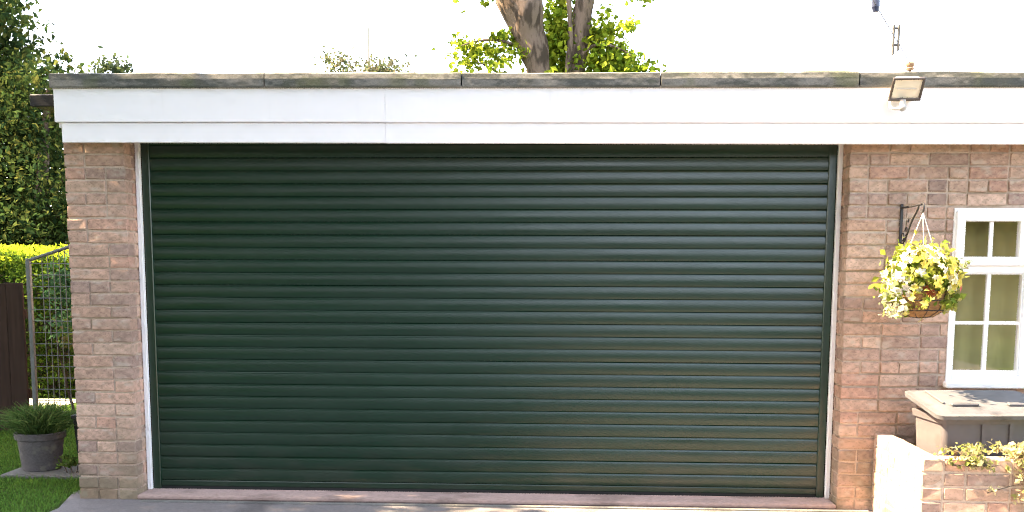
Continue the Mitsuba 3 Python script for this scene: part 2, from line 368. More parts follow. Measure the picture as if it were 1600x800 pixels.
for i in range(8):
    rr = np.random.default_rng(60 + i)
    nseg = 40; X = np.linspace(xs[i], xs[i + 1] - .007, nseg)
    prof = np.array([[5.8, 2.409], [5.8, 2.43], [-.02, 2.432], [-.06, 2.452], [-.10, 2.484], [-.145, 2.487], [-.168, 2.478], [-.172, 2.45], [-.170, 2.412], [-.165, 2.402], [-.153, 2.403], [-.1525, 2.411]])
    if i % 2: prof[3:11, 0] -= .0025; prof[3:6, 1] += .0025
    V = np.zeros((nseg, len(prof), 3)); V[..., 0] = X[:, None]; V[..., 1] = prof[:, 0]; V[..., 2] = prof[:, 1]
    wv = (meshkit.fbm(np.stack([V[..., 0] * 3.2, V[..., 1] * 9, V[..., 2] * 9], -1), 3, i) - .5)
    msk = (V[..., 1] < -.05) & (V[..., 1] > -.16 - .02)
    V[..., 1] += wv * .012 * msk; V[..., 2] += (wv * .018) * msk * (V[..., 2] > 2.44)
    V[..., 2] += SL * (V[..., 0] - 2.0)
    q = len(prof); f = []
    for a_ in range(nseg - 1):
        for b_ in range(q - 1):
            A = a_ * q + b_; f += [[A, A + 1, A + q + 1], [A, A + q + 1, A + q]]
    end = trimesh.creation.triangulate_polygon(__import__('shapely').Polygon(prof), engine='earcut')
    ve = [np.column_stack([np.full(len(end[0]), 0), end[0]])] * 2
    m = trimesh.Trimesh(V.reshape(-1, 3), f, process=False); m.fix_normals()
    ends = []
    for s_ in (0, nseg - 1):
        loop = V[s_]; c = len(loop); ends.append(trimesh.Trimesh(loop, trimesh.creation.triangulate_polygon(__import__('shapely').Polygon(loop[:, 1:]), engine='earcut')[1] if True else [], process=False))
    add(f'{G}__roof__felt_edge', cat([m] + ends), 'm_felt')
add(f'{G}__roof__batten', slope(box(-.368, FX, -.1575, -.1505, 2.3985, 2.4125, .001)), 'm_batten')
# gutter on the garden side: a box gutter with its end cap, and the bracket that holds it
gm = cat([box(-.575, -.569, .0, 5.6, 2.335, 2.398), box(-.569, -.372, .0, 5.6, 2.335, 2.341), box(-.378, -.372, .0, 5.6, 2.341, 2.398)])
add(f'{G}__gutter', cat([gm, box(-.580, -.370, -.012, -.0005, 2.330, 2.402, .006)]), 'm_gutter')
add(f'{G}__gutter_bracket', box(-.368, -.363, .0, .05, 2.17, 2.40) if False else box(-.425, -.397, .05, .11, 2.12, 2.334, .004), 'm_gutter')

# ------------------------------------------------------------------ roller door
D = f'{G}__roller_door'
YD = .192
N = 12
zz = np.linspace(0, 1, N + 1)
def slat_profile():
    pts = [(.004, 0.0), (.0015, .0004)]
    for t in np.linspace(0, 1, 6):                       # nearly flat face
        pts.append((-.0022 * (1 - (2 * t - 1) ** 2) + .0006 * (1 - t) ** 6, .0016 + t * .0609))
    for t in np.linspace(0, 1, 8)[1:]:                   # rounded shoulder under the joint
        a = math.radians(8 + 40 * t); a0 = math.radians(8); pts.append((.0205 * (math.cos(a0) - math.cos(a)), .0625 + .0205 * (math.sin(a) - math.sin(a0))))
    pts += [(.0078, .0766), (.015, .0768), (.015, 0.0)]
    return np.array(pts)
SP = slat_profile()
def slat_mesh(x0, x1, rng):
    n = 6; X = np.linspace(x0, x1, n); q = len(SP)
    V = np.zeros((n, q, 3)); V[..., 0] = X[:, None]; V[..., 1] = SP[:, 0]; V[..., 2] = SP[:, 1]
    V[..., 1] += (rng.normal(0, .0009, n)[:, None]); V[..., 2] += np.linspace(*rng.normal(0, .0006, 2), n)[:, None]
    f = []
    for a in range(n - 1):
        for b in range(q):
            A, B = a * q + b, a * q + (b + 1) % q; f += [[A, A + q, B], [B, A + q, B + q]]
    m = trimesh.Trimesh(V.reshape(-1, 3), f, process=False); m.fix_normals(); return m
Z0 = .052
variants = [mikit.ply(slat_mesh(.046, 4.156, np.random.default_rng(70 + i)), 'm_door', 38) for i in range(8)]
for k in range(28):
    tilt = float(R.normal(0, .5))
    add(f'{D}__slat', {**variants[k % 8], 'to_world': T().translate([0, YD + float(R.normal(0, .0006)), Z0 + k * .077]) @ T().rotate([1, 0, 0], tilt)}, None)
add(f'{D}__bottom_rail', box(.050, 4.150, YD - .008, YD + .014, .014, Z0 - .002, .004), 'm_door')
add(f'{D}__rubber_seal', box(.052, 4.148, YD - .006, YD + .010, -.006, .0138, .003), 'm_rubber')
add(f'{D}__guide_rail', box(.002, .050, YD - .014, YD + .020, -.004, 2.19, .004), 'm_door')
add(f'{D}__guide_rail', box(4.150, 4.196, YD - .014, YD + .020, -.004, 2.19, .004), 'm_door')
add(f'{D}__shutter_box', box(.0, 4.197, YD + .03, YD + .30, 2.19, 2.45), 'm_door')
add(f'{G}__door_trim', box(XA + .002, .001, .148, .178, -.003, 2.17, .003), 'm_trim')
add(f'{G}__door_trim', box(4.1975, XB - .002, .148, .178, -.003, 2.17, .003), 'm_trim')

# ------------------------------------------------------------------ window
W = f'{G}__window'
fy0, fy1 = -.004, .062
def ring(x0, x1, z0, z1, w, y0, y1, c=.004, wl=None, wb=None):
    wl = w if wl is None else wl; wb = w if wb is None else wb
    return cat([box(x0, x0 + wl, y0, y1, z0, z1, c), box(x1 - wl, x1, y0, y1, z0, z1, c), box(x0 + wl, x1 - wl, y0 + .0005, y1 - .0005, z1 - w, z1, c), box(x0 + wl, x1 - wl, y0 + .0005, y1 - .0005, z0, z0 + wb, c)])
add(f'{W}__frame', ring(WX0, WX1, WZ0, WZ1, .032, fy0, fy1), 'm_upvc')
mid = 5.243
add(f'{W}__mullion', box(mid, mid + .05, fy0, fy1, WZ0 + .033, WZ1 - .033, .004), 'm_upvc')
tz0, tz1 = 1.372, 1.425
for (a, b) in ((WX0 + .033, mid - .001), (mid + .051, WX1 - .033)):
    add(f'{W}__transom', box(a, b, fy0, fy1, tz0, tz1, .004), 'm_upvc')
    # top-hung fanlight sash, proud of the frame
    A, B = a - .022 if a < mid else a - .005, b + .004 if b < mid else b + .022
    sash = add(f'{W}__fanlight_sash', ring(A, B, tz1 - .012, WZ1 - .013, .062, -.026, .030, .005, wl=.050, wb=.052), 'm_upvc')
    pa, pb, pz0, pz1 = A + .050, B - .050, tz1 + .038, WZ1 - .076
    add(f'{W}__pane', box(pa, pb, .0, .0008, pz0, pz1) if False else trimesh.Trimesh([[pa, .004, pz0], [pb, .004, pz0], [pb, .004, pz1], [pa, .004, pz1]], [[0, 1, 2], [0, 2, 3]], process=False), 'm_glass')
    mx = (pa + pb) / 2
    add(f'{W}__glazing_bar', box(mx - .011, mx + .011, -.006, .014, pz0, pz1, .003), 'm_upvc')
    # fixed light below
    la, lb, lz0, lz1 = a, b, WZ0 + .060, tz0
    add(f'{W}__bead', ring(la, lb, WZ0 + .033, lz1, .008, .004, .050, .002, wb=.030), 'm_upvc')
    add(f'{W}__pane', trimesh.Trimesh([[la, .026, lz0], [lb, .026, lz0], [lb, .026, lz1], [la, .026, lz1]], [[0, 1, 2], [0, 2, 3]], process=False), 'm_glass')
    mx = (la + lb) / 2; mz = 1.083
    add(f'{W}__glazing_bar', box(mx - .012, mx + .012, .014, .038, lz0, lz1, .003), 'm_upvc')
    add(f'{W}__glazing_bar', box(la, mx - .0125, .0145, .0375, mz - .010, mz + .010, .003), 'm_upvc')
    add(f'{W}__glazing_bar', box(mx + .0125, lb, .0145, .0375, mz - .010, mz + .010, .003), 'm_upvc')
add(f'{W}__sill', cat([box(WX0 - .012, WX1 + .012, -.052, .062, WZ0 - .036, WZ0 - .001, .006)]), 'm_upvc')
# pale curtain hanging inside the window
cx = np.linspace(4.75, 6.12, 120); cyy = .30 + .011 * np.sin(cx * 41 + .8 * np.sin(cx * 9)) + .010 * np.sin(cx * 19 + 1)
V = np.vstack([np.column_stack([cx, cyy, np.full(120, .55)]), np.column_stack([cx, cyy * 1.0, np.full(120, 1.95)])]); i = np.arange(119)
add('curtain', trimesh.Trimesh(V, np.vstack([np.stack([i, i + 1, i + 121], 1), np.stack([i, i + 121, i + 120], 1)]), process=False), 'm_curtain', True)
tag('curtain', 'olive curtain hanging behind the panes of the white window', 'curtain')
tag(G, 'flat-roofed brick garage with white fascia, dark green roller door and white window', 'garage')
labels[D] = {'label': 'dark green slatted roller door'}

# ------------------------------------------------------------------ floodlight on the fascia
F = 'floodlight'
def place(m, M): m = m.copy(); m.apply_transform(np.array(M.matrix)); return m
LM = T().translate([4.440, -.262, 2.368]) @ T().scale(.93) @ T().rotate([0, 0, 1], -2) @ T().rotate([1, 0, 0], 40)
import shapely
def tray(w0, h0, w1, h1, d):     # a housing that narrows to the back
    p = [[sx * w0 / 2, 0, sz * h0 / 2] for sx in (-1, 1) for sz in (-1, 1)] + [[sx * w1 / 2, d, sz * h1 / 2] for sx in (-1, 1) for sz in (-1, 1)]
    return trimesh.convex.convex_hull(np.array(p))
add(f'{F}__housing', place(cat([tray(.168, .138, .115, .08, .062)] + [box(-.05 + i * .02, -.046 + i * .02, .055, .076, -.03, .03) for i in range(6)]), LM), 'm_lamp_body')
add(f'{F}__bezel', place(cat([box(-.092, .092, -.016, -.0005, .062, .074, .003), box(-.092, .092, -.016, -.0005, -.075, -.059, .003), box(-.092, -.078, -.0155, -.001, -.0585, .0615, .003), box(.078, .092, -.0155, -.001, -.0585, .0615, .003)]), LM), 'm_lamp_bezel')
add(f'{F}__reflector', place(trimesh.Trimesh([[-.078, -.002, -.059], [.078, -.002, -.059], [.078, -.002, .062], [-.078, -.002, .062]], [[0, 1, 2], [0, 2, 3]], process=False), LM), 'm_reflector')
add(f'{F}__tube', place(rod([-.055, -.0065, .002], [.055, -.0065, .002], .0042), LM), 'm_lamp_body')
add(f'{F}__glass', place(trimesh.Trimesh([[-.079, -.012, -.060], [.079, -.012, -.060], [.079, -.012, .063], [-.079, -.012, .063]], [[0, 1, 2], [0, 2, 3]], process=False), LM), 'm_glass')
add(f'{F}__bracket', cat([box(4.40, 4.50, -.170, -.1525, 2.315, 2.365, .004), tube(spline([[4.45, -.165, 2.34], [4.45, -.20, 2.345], [4.452, -.225, 2.365]], 8), .010), tube(spline([[4.40, -.165, 2.335], [4.372, -.20, 2.30], [4.372, -.235, 2.268], [4.40, -.25, 2.262], [4.418, -.25, 2.268]], 14), .007)]), 'm_lamp_body')
sens = trimesh.creation.icosphere(2, .021); sens.apply_translation((4.424, -.258, 2.268))
add(f'{F}__sensor', cat([sens, trimesh.creation.cylinder(.016, .024, sections=16, transform=trimesh.transformations.translation_matrix((4.424, -.258, 2.296)))]), 'm_sensor', 40)
tag(F, 'small floodlight with dark frame and motion sensor fixed to the white fascia board', 'floodlight')

# ------------------------------------------------------------------ service cable with its fittings, and its pole behind the camera
K = 'cable_insulator'
add(f'{K}__pin', rod([4.505, -.10, 2.46], [4.505, -.10, 2.50], .007), 'm_iron')
kn = lathe([(.0, 2.492), (.019, 2.494), (.023, 2.503), (.016, 2.510), (.023, 2.518), (.024, 2.530), (.016, 2.541), (0, 2.543)], 16); kn.apply_translation((4.505, -.10, 0))
add(f'{K}__knob', kn, 'm_ceramic', 40); tag(K, 'small brown ceramic knob on the roof edge right above the floodlight', 'insulator')
c0, c1 = np.array([4.505, -.10, 2.53]), np.array([4.045, -1.0, 2.621])
cd = (c1 - c0); far = c0 + cd * 15.4
tt = np.linspace(0, 1, 60)[:, None]
add('service_cable', tube(c0 + (far - c0) * tt, .0022, 6), 'm_cable'); tag('service_cable', 'thin overhead cable rising from the knob on the roof edge', 'cable')
Cq = 'cable_clamp'; pc = c0 + cd * .42
pc = c0 + (c1 - c0) * ((1386 - 1420) / (1365 - 1420) * .75)
for dx in (-.013, .013):
    add(f'{Cq}__cheek', box(pc[0] + dx - .0045, pc[0] + dx + .0045, pc[1] - .008, pc[1] + .008, pc[2] - .078 + (.02 if dx > 0 else 0), pc[2] + .072, .002), 'm_clamp')
add(f'{Cq}__bolt', cat([rod([pc[0] - .02, pc[1], pc[2] - z], [pc[0] + .02, pc[1], pc[2] - z], .006) for z in (.028, -.055)]), 'm_clamp')
tag(Cq, 'grey two-cheeked clamp hanging on the thin cable against the white sky', 'cable clamp')
q = c1
add('strain_insulator', tube([q + (0, 0, -.028), q + (-.004, 0, -.005), q + (-.006, 0, .05), q + (-.008, 0, .07)], [.012, .020, .020, .012], 12), 'm_insulator'); tag('strain_insulator', 'dark blue insulator on the cable at the top edge of the picture', 'insulator')
add('utility_pole', tube([[far[0], far[1], GZ - .3], [far[0], far[1], far[2] + .5]], [.13, .10], 14), 'm_bark'); tag('utility_pole', 'wooden pole carrying the thin cable, behind the viewer', 'pole')

# ------------------------------------------------------------------ hanging basket on its bracket
B = 'basket_bracket'
bx_ = 4.527
add(f'{B}__back_bar', box(bx_ - .0085, bx_ + .0085, -.012, .001, 1.49, 1.765, .003), 'm_iron')
add(f'{B}__arm', tube([[bx_, -.012, 1.742], [bx_, -.335, 1.742]], .006, 8), 'm_iron')
sc = spline([[bx_, -.014, 1.545], [bx_, -.07, 1.545], [bx_, -.13, 1.60], [bx_, -.19, 1.66], [bx_, -.25, 1.70], [bx_, -.29, 1.737]], 24)
add(f'{B}__brace', cat([tube(sc, .0055, 8)] + [tube([[bx_, y + .022 * math.cos(t), z + .022 * math.sin(t)] for t in np.linspace(0, 5.2, 14)], .004, 6) for y, z in ((-.045, 1.575), (-.10, 1.605), (-.15, 1.655))]), 'm_iron')
add(f'{B}__hook', tube([[bx_ + .004, -.335 - .022 * math.sin(t) - .004, 1.722 + .026 * math.cos(t)] for t in np.linspace(0, 4.4, 14)], .0055, 8), 'm_iron')
tag(B, 'black wrought iron bracket with scrolled brace on the brick wall left of the window', 'bracket')
H = 'hanging_basket'
hc = np.array([bx_ + .012, -.345, 1.275])          # centre of the basket's rim
pr = [(.0, -.150), (.07, -.142), (.125, -.105), (.155, -.05), (.165, 0), (.158, .004), (.148, -.05), (.0, -.06)]
bk = lathe(pr, 36); bk.vertices += (meshkit.fbm(np.array(bk.vertices) * 22, 3, 4)[:, None] - .5) * .022 * np.array([1, 1, .6]); bk.apply_translation(hc)
add(f'{H}__liner', bk, 'm_coir', 40)
wires = [tube([hc + (r * 1.03 * math.cos(a), r * 1.03 * math.sin(a), z) for (r, z) in pr[:5]], .0022, 5) for a in np.linspace(0, 2 * math.pi, 12, endpoint=False)]
wires += [tube([hc + (r * math.cos(a), r * math.sin(a), z) for a in np.linspace(0, 2 * math.pi, 30)], .0026, 5) for r, z in ((.168, .002), (.160, -.05), (.130, -.105))]
key = add(f'{H}__wire_frame', cat(wires), 'm_iron')
top = np.array([bx_ + .004, -.352, 1.695])
for a in (.3, 2.4, 4.5):
    b_ = hc + (.163 * math.cos(a), .163 * math.sin(a), 0)
    n = 20; links = []
    for i in range(n):
        p0, p1 = top + (b_ - top) * i / n, top + (b_ - top) * (i + .9) / n
        links.append(tube([p0, p1], .0024, 5))
    add(f'{H}__chain', cat(links), 'm_trim')
rb = np.random.default_rng(5)
p1, tn = blob_points(hc + (0, 0, .085), (.185, .18, .16), 125, 28, rb, .028, .35)
ok = (p1[:, 1] < -.06); p1, tn = p1[ok], tn[ok]
pz, tz = blob_points(hc + (0, -.03, -.03), (.165, .15, .10), 46, 18, rb, .022, .8); okz = (pz[:, 1] < hc[1] - .02); p1, tn = np.vstack([p1, pz[okz]]), np.concatenate([tn, tz[okz]])
v, f = leaf_mesh(p1, .036, rb, .3, .7); add(f'{H}__foliage', (v, f), 'm_leaf', color=leaf_color(len(p1), [(.34, .38, .06), (.26, .32, .05), (.42, .42, .10), (.13, .19, .03), (.48, .44, .16)], rb, tn))
p2 = hc + np.array([-.13, -.05, -.06]) + np.stack([rb.normal(-.02, .035, 200), rb.normal(0, .05, 200), rb.uniform(-.08, .12, 200)], 1)
v, f = leaf_mesh(p2, .034, rb, .3, .7); add(f'{H}__trailing_foliage', (v, f), 'm_leaf', color=leaf_color(len(p2), [(.50, .52, .36), (.34, .40, .16), (.62, .62, .5)], rb))
def flower(c, size, rng, col, nd):
    """Five rounded petals round a small cup."""
    nd = nd / np.linalg.norm(nd); u = np.cross(nd, [0.1, .2, 1]); u /= np.linalg.norm(u); w = np.cross(nd, u); V, Fc = [], []
    a0 = rng.uniform(0, 6)
    for k in range(5):
        a = a0 + k * 2 * math.pi / 5; d = u * math.cos(a) + w * math.sin(a); s = np.cross(nd, d); b = len(V)
        V += [c, c + d * size * .5 + s * size * .34 + nd * size * .12, c + d * size * .95 + s * size * .2 + nd * size * .1, c + d * size * .95 - s * size * .2 + nd * size * .1, c + d * size * .5 - s * size * .34 + nd * size * .12]
        Fc += [[b, b + 1, b + 2], [b, b + 2, b + 3], [b, b + 3, b + 4]]
    C = np.repeat([col], len(V), 0) * np.where(np.arange(len(V)) % 5 == 0, .75, 1.0)[:, None]
    return np.array(V), np.array(Fc), C
for i in range(128):
    if i < 38:
        d = np.array([rb.uniform(-1, .3), rb.uniform(-1, -.1), rb.uniform(-.1, 1)]); col = (.80, .78, .72)
    elif i < 58: d = np.array([rb.uniform(-1, -.6), rb.uniform(-.9, 0), rb.uniform(-.6, .2)]); col = (.80, .78, .74)
    elif i < 124: d = np.array([rb.uniform(-.6, 1), rb.uniform(-1, -.2), rb.uniform(-.55, 1.1)]); col = (.74, .62, .14) if i % 3 else (.79, .75, .50)
    elif i < 127: d = np.array([(-.15, -1, -.35), (-.05, -.95, -.42), (.8, -.6, .2)][i - 124]); col = (.22, .06, .03)
    else: d = np.array([.93, -.5, -.28]); col = (.70, .18, .16)
    d /= np.linalg.norm(d)
    c = hc + (0, 0, .065) + d * np.array([.212, .205, .18]) * rb.uniform(.88, 1.06)
    v, f, C = flower(c, rb.uniform(.018, .028), rb, col, d + rb.normal(size=3) * .3)
    add(f'{H}__flower', (v, f), 'm_petal', color=C)
tag(H, 'hanging basket of white and yellow flowers over a coir liner beside the window', 'hanging basket')

# ------------------------------------------------------------------ raised bed in front of the wall, bin behind its front wall
P = 'brick_planter'
px0, py0, ph = 4.428, -.835, .43
add(f'{P}__wall', cat([box(px0 + .005, px0 + .10, py0 + .005, -.002, ZB, ph - .012), box(px0 + .10, 7.6, py0 + .006, py0 + .10, ZB, ph - .013)]), 'm_mortar')
rp = np.random.default_rng(41)
lay(P, px0, 5.55, py0, ph - 6 * PITCH + .008, 6, rp, depth=.096)
lay(P, py0 + .108, -.012, px0, ph - 6 * PITCH + .008, 6, rp, 'left', depth=.094)
rest = [brick_ply(.215, .096, BH, int(rp.integers(0, 4)), 0)]
parts = []
for k in range(6):
    for (x, l) in courses(5.56, 7.6, rp):
        v_, f_ = meshkit.WRITTEN[brick_ply(l, .096, BH, int(rp.integers(0, 4)), 0)['filename']][:2]
        parts.append(trimesh.Trimesh(v_ + np.array([x, py0, ph - 6 * PITCH + .008 + k * PITCH]), f_, process=False))
key = add(f'{P}__brick_run', cat(parts), 'm_brick2'); labels[key] = {'label': 'far bricks of the planter front', 'kind': 'stuff'}
so = sheet(px0 + .1, 7.6, py0 + .098, -.66, ph - .035, 60, 6); so.vertices[:, 2] += (meshkit.fbm(np.array(so.vertices) * 9, 3, 2) - .5) * .04
add(f'{P}__soil', cat([so, box(px0 + .101, 7.6, -.662, -.655, ZB, ph - .03)]), 'm_soil', True)
tag(P, 'low brick planter wall standing out from the house wall at the lower right', 'planter')
rq = np.random.default_rng(9)
def trailing(cx_, n, label, spread, cols, fall, cat_='plant'):
    k = name_thing('trailing_plant')
    cl = np.stack([rq.normal(cx_, spread, n), rq.uniform(py0 - .05, -.70, n), ph + rq.uniform(-.01, .055, n)], 1)
    fl = np.stack([rq.normal(cx_, spread * .8, n // 2), rq.uniform(py0 - .06, py0 - .012, n // 2), ph - rq.uniform(0, fall, n // 2) ** 1.0], 1)
    c = np.vstack([cl, fl]); c = (c[:, None, :] + rq.normal(size=(len(c), 9, 3)) * .016).reshape(-1, 3)
    c[:, 1] = np.where(c[:, 2] < ph, np.minimum(c[:, 1], py0 - .006), c[:, 1])
    st = [tube(spline([[cx_ + rq.normal(0, .02), -.76, ph - .03], [cx_ + rq.normal(0, spread * .6), py0 + .03, ph + .03], [cx_ + rq.normal(0, spread * .8), py0 - .03, ph - .01], [cx_ + rq.normal(0, spread), py0 - .03, ph - fall * .8]], 12), .0022, 4) for _ in range(14)]
    add(f'{k}__stem', cat(st), 'm_twig')
    v, f = leaf_mesh(c, .026, rq, .35, .7); add(f'{k}__foliage', (v, f), 'm_leaf', color=leaf_color(len(c), cols, rq)); tag(k, label, cat_)
trailing(5.00, 80, 'pale dry plant hanging over the brick planter front below the bin', .10, [(.50, .44, .26), (.42, .37, .20), (.36, .38, .14)], .21)
trailing(5.24, 95, 'yellow-green leafy plant on top of the brick planter by the right edge', .10, [(.34, .42, .08), (.24, .33, .05), (.46, .46, .2)], .13)
trailing(4.67, 24, 'small straggling plant at the corner of the brick planter', .06, [(.30, .30, .12), (.22, .26, .06), (.40, .36, .2)], .03)
trailing(5.45, 60, 'leafy plant on the planter just beyond the right edge of the picture', .10, [(.18, .26, .05), (.14, .20, .04)], .12)

Q = 'lidded_bin'
BM = T().translate([4.565, -.640, GZ]) @ T().rotate([0, 0, 1], 5)
def frustum(x0, x1, y0, y1, z0, X0, X1, Y0, Y1, z1, n=4, r=.03):
    def rr(a, b, c, d, z):
        p = shapely.box(a + r, c + r, b - r, d - r).buffer(r, quad_segs=n); q = np.array(p.exterior.coords)[:-1]; return np.column_stack([q, np.full(len(q), z)])
    A, Bq = rr(x0, x1, y0, y1, z0), rr(X0, X1, Y0, Y1, z1); n_ = len(A); i = np.arange(n_); j = (i + 1) % n_
    V = np.vstack([A, Bq, A.mean(0)[None], Bq.mean(0)[None]])
    F_ = np.vstack([np.stack([i, j, j + n_], 1), np.stack([i, j + n_, i + n_], 1), np.stack([j, i, i * 0 + 2 * n_], 1), np.stack([i + n_, j + n_, i * 0 + 2 * n_ + 1], 1)])
    m = trimesh.Trimesh(V, F_, process=False); m.fix_normals(); return m
add(f'{Q}__body', place(cat([frustum(.07, .55, .04, .36, 0, .035, .585, .015, .385, .645)]), BM), 'm_grey_plastic', 35)
for x in (.24, .39):
    add(f'{Q}__rib', place(trimesh.convex.convex_hull(np.array([[x + .02, .035, .10], [x + .034, .035, .10], [x, .013, .63], [x + .022, .013, .63], [x, .004, .63], [x + .022, .004, .63], [x + .02, .027, .1], [x + .034, .027, .1]])), BM), 'm_grey_plastic')
add(f'{Q}__rim', place(cat([frustum(.025, .595, .005, .395, .612, .02, .60, .0, .40, .648, r=.03)]), BM), 'm_grey_plastic', 35)
LMt = BM @ T().translate([0, 0, .650]) @ T().rotate([1, 0, 0], 10)
lid = cat([frustum(-.02, .64, -.045, .425, 0, -.022, .642, -.047, .427, .022, r=.045), frustum(.015, .605, -.005, .40, .0222, .06, .56, .035, .365, .042, r=.05)])
add(f'{Q}__lid', place(lid, LMt), 'm_grey_lid', 35)
add(f'{Q}__lid_handle', place(cat([box(.09, .24, .055, .085, .0425, .058, .005), box(.40, .55, .055, .085, .0425, .058, .005), box(.06, .075, .10, .33, .0425, .055, .004)]), LMt), 'm_grey_lid')
add(f'{Q}__hinge', place(cat([rod([.1, .432, .01], [.22, .432, .01], .012), rod([.42, .432, .01], [.54, .432, .01], .012)]), LMt), 'm_dark_plastic')
tag(Q, 'grey plastic bin with sloping lid below the white window, behind the planter', 'bin')

# ------------------------------------------------------------------ things beside the garage
S = 'potted_plant'
pcx, pcy = -1.075, .86
pot = lathe([(.0, 0), (.118, 0), (.128, .012), (.148, .19), (.152, .215), (.166, .222), (.170, .262), (.164, .268), (.146, .266), (.140, .225), (0, .222)], 36)
pot.vertices[:, :2] += (meshkit.fbm(np.array(pot.vertices) * 12, 3, 8)[:, None] - .5) * .008
pot.apply_translation((pcx, pcy, GZ + .012)); add(f'{S}__pot', pot, 'm_pot', 35)
add(f'{S}__pot__soil', place(trimesh.creation.cylinder(.139, .012, sections=24), T().translate([pcx, pcy, GZ + .252])), 'm_soil')
rg = np.random.default_rng(3); n = 1900
bb = np.stack([rg.normal(pcx, .055, n), rg.normal(pcy, .055, n), np.full(n, GZ + .255)], 1); dirn = np.column_stack([rg.normal(0, .55, n), rg.normal(0, .55, n), np.ones(n)]); dirn[:, :2] += (bb[:, :2] - (pcx, pcy)) * 5
dirn /= np.linalg.norm(dirn, axis=1, keepdims=True); hh = rg.uniform(.09, .31, n)[:, None]
sd = np.cross(dirn, rg.normal(size=(n, 3))); sd /= np.linalg.norm(sd, axis=1, keepdims=True); sd *= .0035
m1 = bb + dirn * hh * .6 + (0, 0, .01); tip = bb + dirn * hh + np.column_stack([dirn[:, :2] * hh * .18, -hh * .12])
v = np.stack([bb, m1 - sd, m1 + sd, tip], 1).reshape(-1, 3); k4 = np.arange(n)[:, None] * 4
add(f'{S}__foliage', (v, np.vstack([k4 + [0, 1, 2], k4 + [1, 3, 2]])), 'm_leaf', color=leaf_color(n, [(.07, .14, .035), (.10, .17, .05), (.14, .20, .07), (.05, .10, .03)], rg))
tag(S, 'round grey stone pot with a spiky green plant on the slab beside the brick pier', 'potted plant')

tb = 'plant_tub'
add(f'{tb}__body', place(cat([frustum(-.12, .12, -.12, .12, 0, -.14, .14, -.14, .14, .36, r=.012)]), T().translate([-.70, 1.00, GZ + .010])), 'm_dark_plastic')
add(f'{tb}__rim', place(frustum(-.15, .15, -.15, .15, .361, -.15, .15, -.15, .15, .385, r=.012), T().translate([-.70, 1.00, GZ + .010])), 'm_dark_plastic')
tag(tb, 'dark square plastic tub half hidden behind the brick pier', 'tub')
# mesh gate with a rising top rail
M_ = 'mesh_gate'
gy = 2.5; gx0, gx1 = -1.965, -1.35; gz0, gz1 = 1.455, 1.64; gb = .06
add(f'{M_}__post', box(gx0 - .018, gx0 + .018, gy - .018, gy + .018, GZ - .05, gz0 + .01, .003), 'm_galv')
add(f'{M_}__post', box(gx1 - .022, gx1 + .022, gy - .022, gy + .022, GZ - .05, gz1 + .01, .003), 'm_galv')
add(f'{M_}__top_rail', tube([[gx0 + .02, gy, gz0], [gx1 - .02, gy, gz1]], .014, 10), 'm_galv')
add(f'{M_}__bottom_rail', tube([[gx0 + .02, gy, gb], [gx1 - .02, gy, gb]], .015, 10), 'm_galv')
wr = []
for x in np.arange(gx0 + .12, gx1 - .03, .05): wr.append(rod([x, gy - .004, gb], [x, gy - .004, gz0 + (x - gx0) / (gx1 - gx0) * (gz1 - gz0)], .0034, 5))
for z in np.arange(gb + .09, gz1, .098):
    xs0 = gx0 if z < gz0 else gx0 + (z - gz0) / (gz1 - gz0) * (gx1 - gx0); wr.append(rod([xs0, gy + .003, z], [gx1, gy + .003, z], .0034, 5))
key = add(f'{M_}__wire_mesh', cat(wr), 'm_galv'); labels[key] = {'label': 'welded wire grid of the gate', 'kind': 'stuff'}
tag(M_, 'galvanised wire mesh gate with rising top rail left of the brick pier', 'gate')

# dark timber fence
Fe = 'timber_fence'
for i in range(9):
    x1 = -2.085 - i * .152
    add(f'{Fe}__board', box(x1 - .146, x1, 2.60 + (i % 2) * .012, 2.625 + (i % 2) * .012, GZ - .01, 1.245 + float(R.normal(0, .012)), .004), 'm_wood')
add(f'{Fe}__rail', cat([box(-3.45, -2.09, 2.64, 2.68, z, z + .08) for z in (.25, .95)]), 'm_wood')
tag(Fe, 'dark brown timber fence of upright boards at the left edge', 'fence')

# ------------------------------------------------------------------ plants, hedge, trees
def tree(base, label, trunk, limbs, crowns, leaf, cols, cat_='tree', group=None, rng=None, bark='m_bark', sigma=.22, shell=.45, up=.35, flat=.8, aspect=.55, bump=(.5, .35)):
    k = name_thing(base); rng = rng or np.random.default_rng(len(labels) * 17 + 1)
    if trunk: add(f'{k}__trunk', tube(spline(trunk[0], 26), np.interp(np.linspace(0, 1, 26), np.linspace(0, 1, len(trunk[1])), trunk[1]), 18, bump=bump, seed=len(labels)), bark, 50)
    for (pts, r0, r1) in limbs:
        add(f'{k}__limb', tube(spline(pts, 22), np.linspace(r0, r1, 22), 12, bump=bump, seed=len(labels) + 3), bark, 50)
    if crowns:
        P_, t_ = [], []
        for c in crowns:
            a, b = blob_points(c[0], c[1], c[2], c[3], rng, c[4] if len(c) > 4 else sigma, shell=shell, flat=flat); P_.append(a); t_.append(b)
        P_, t_ = np.vstack(P_), np.concatenate(t_); okk = P_[:, 2] > GZ + .05; P_, t_ = P_[okk], t_[okk]
        v, f = leaf_mesh(P_, leaf, rng, up, aspect); add(f'{k}__crown', (v, f), 'm_leaf', color=leaf_color(len(P_), cols, rng, t_))
    return tag(k, label, cat_, group)

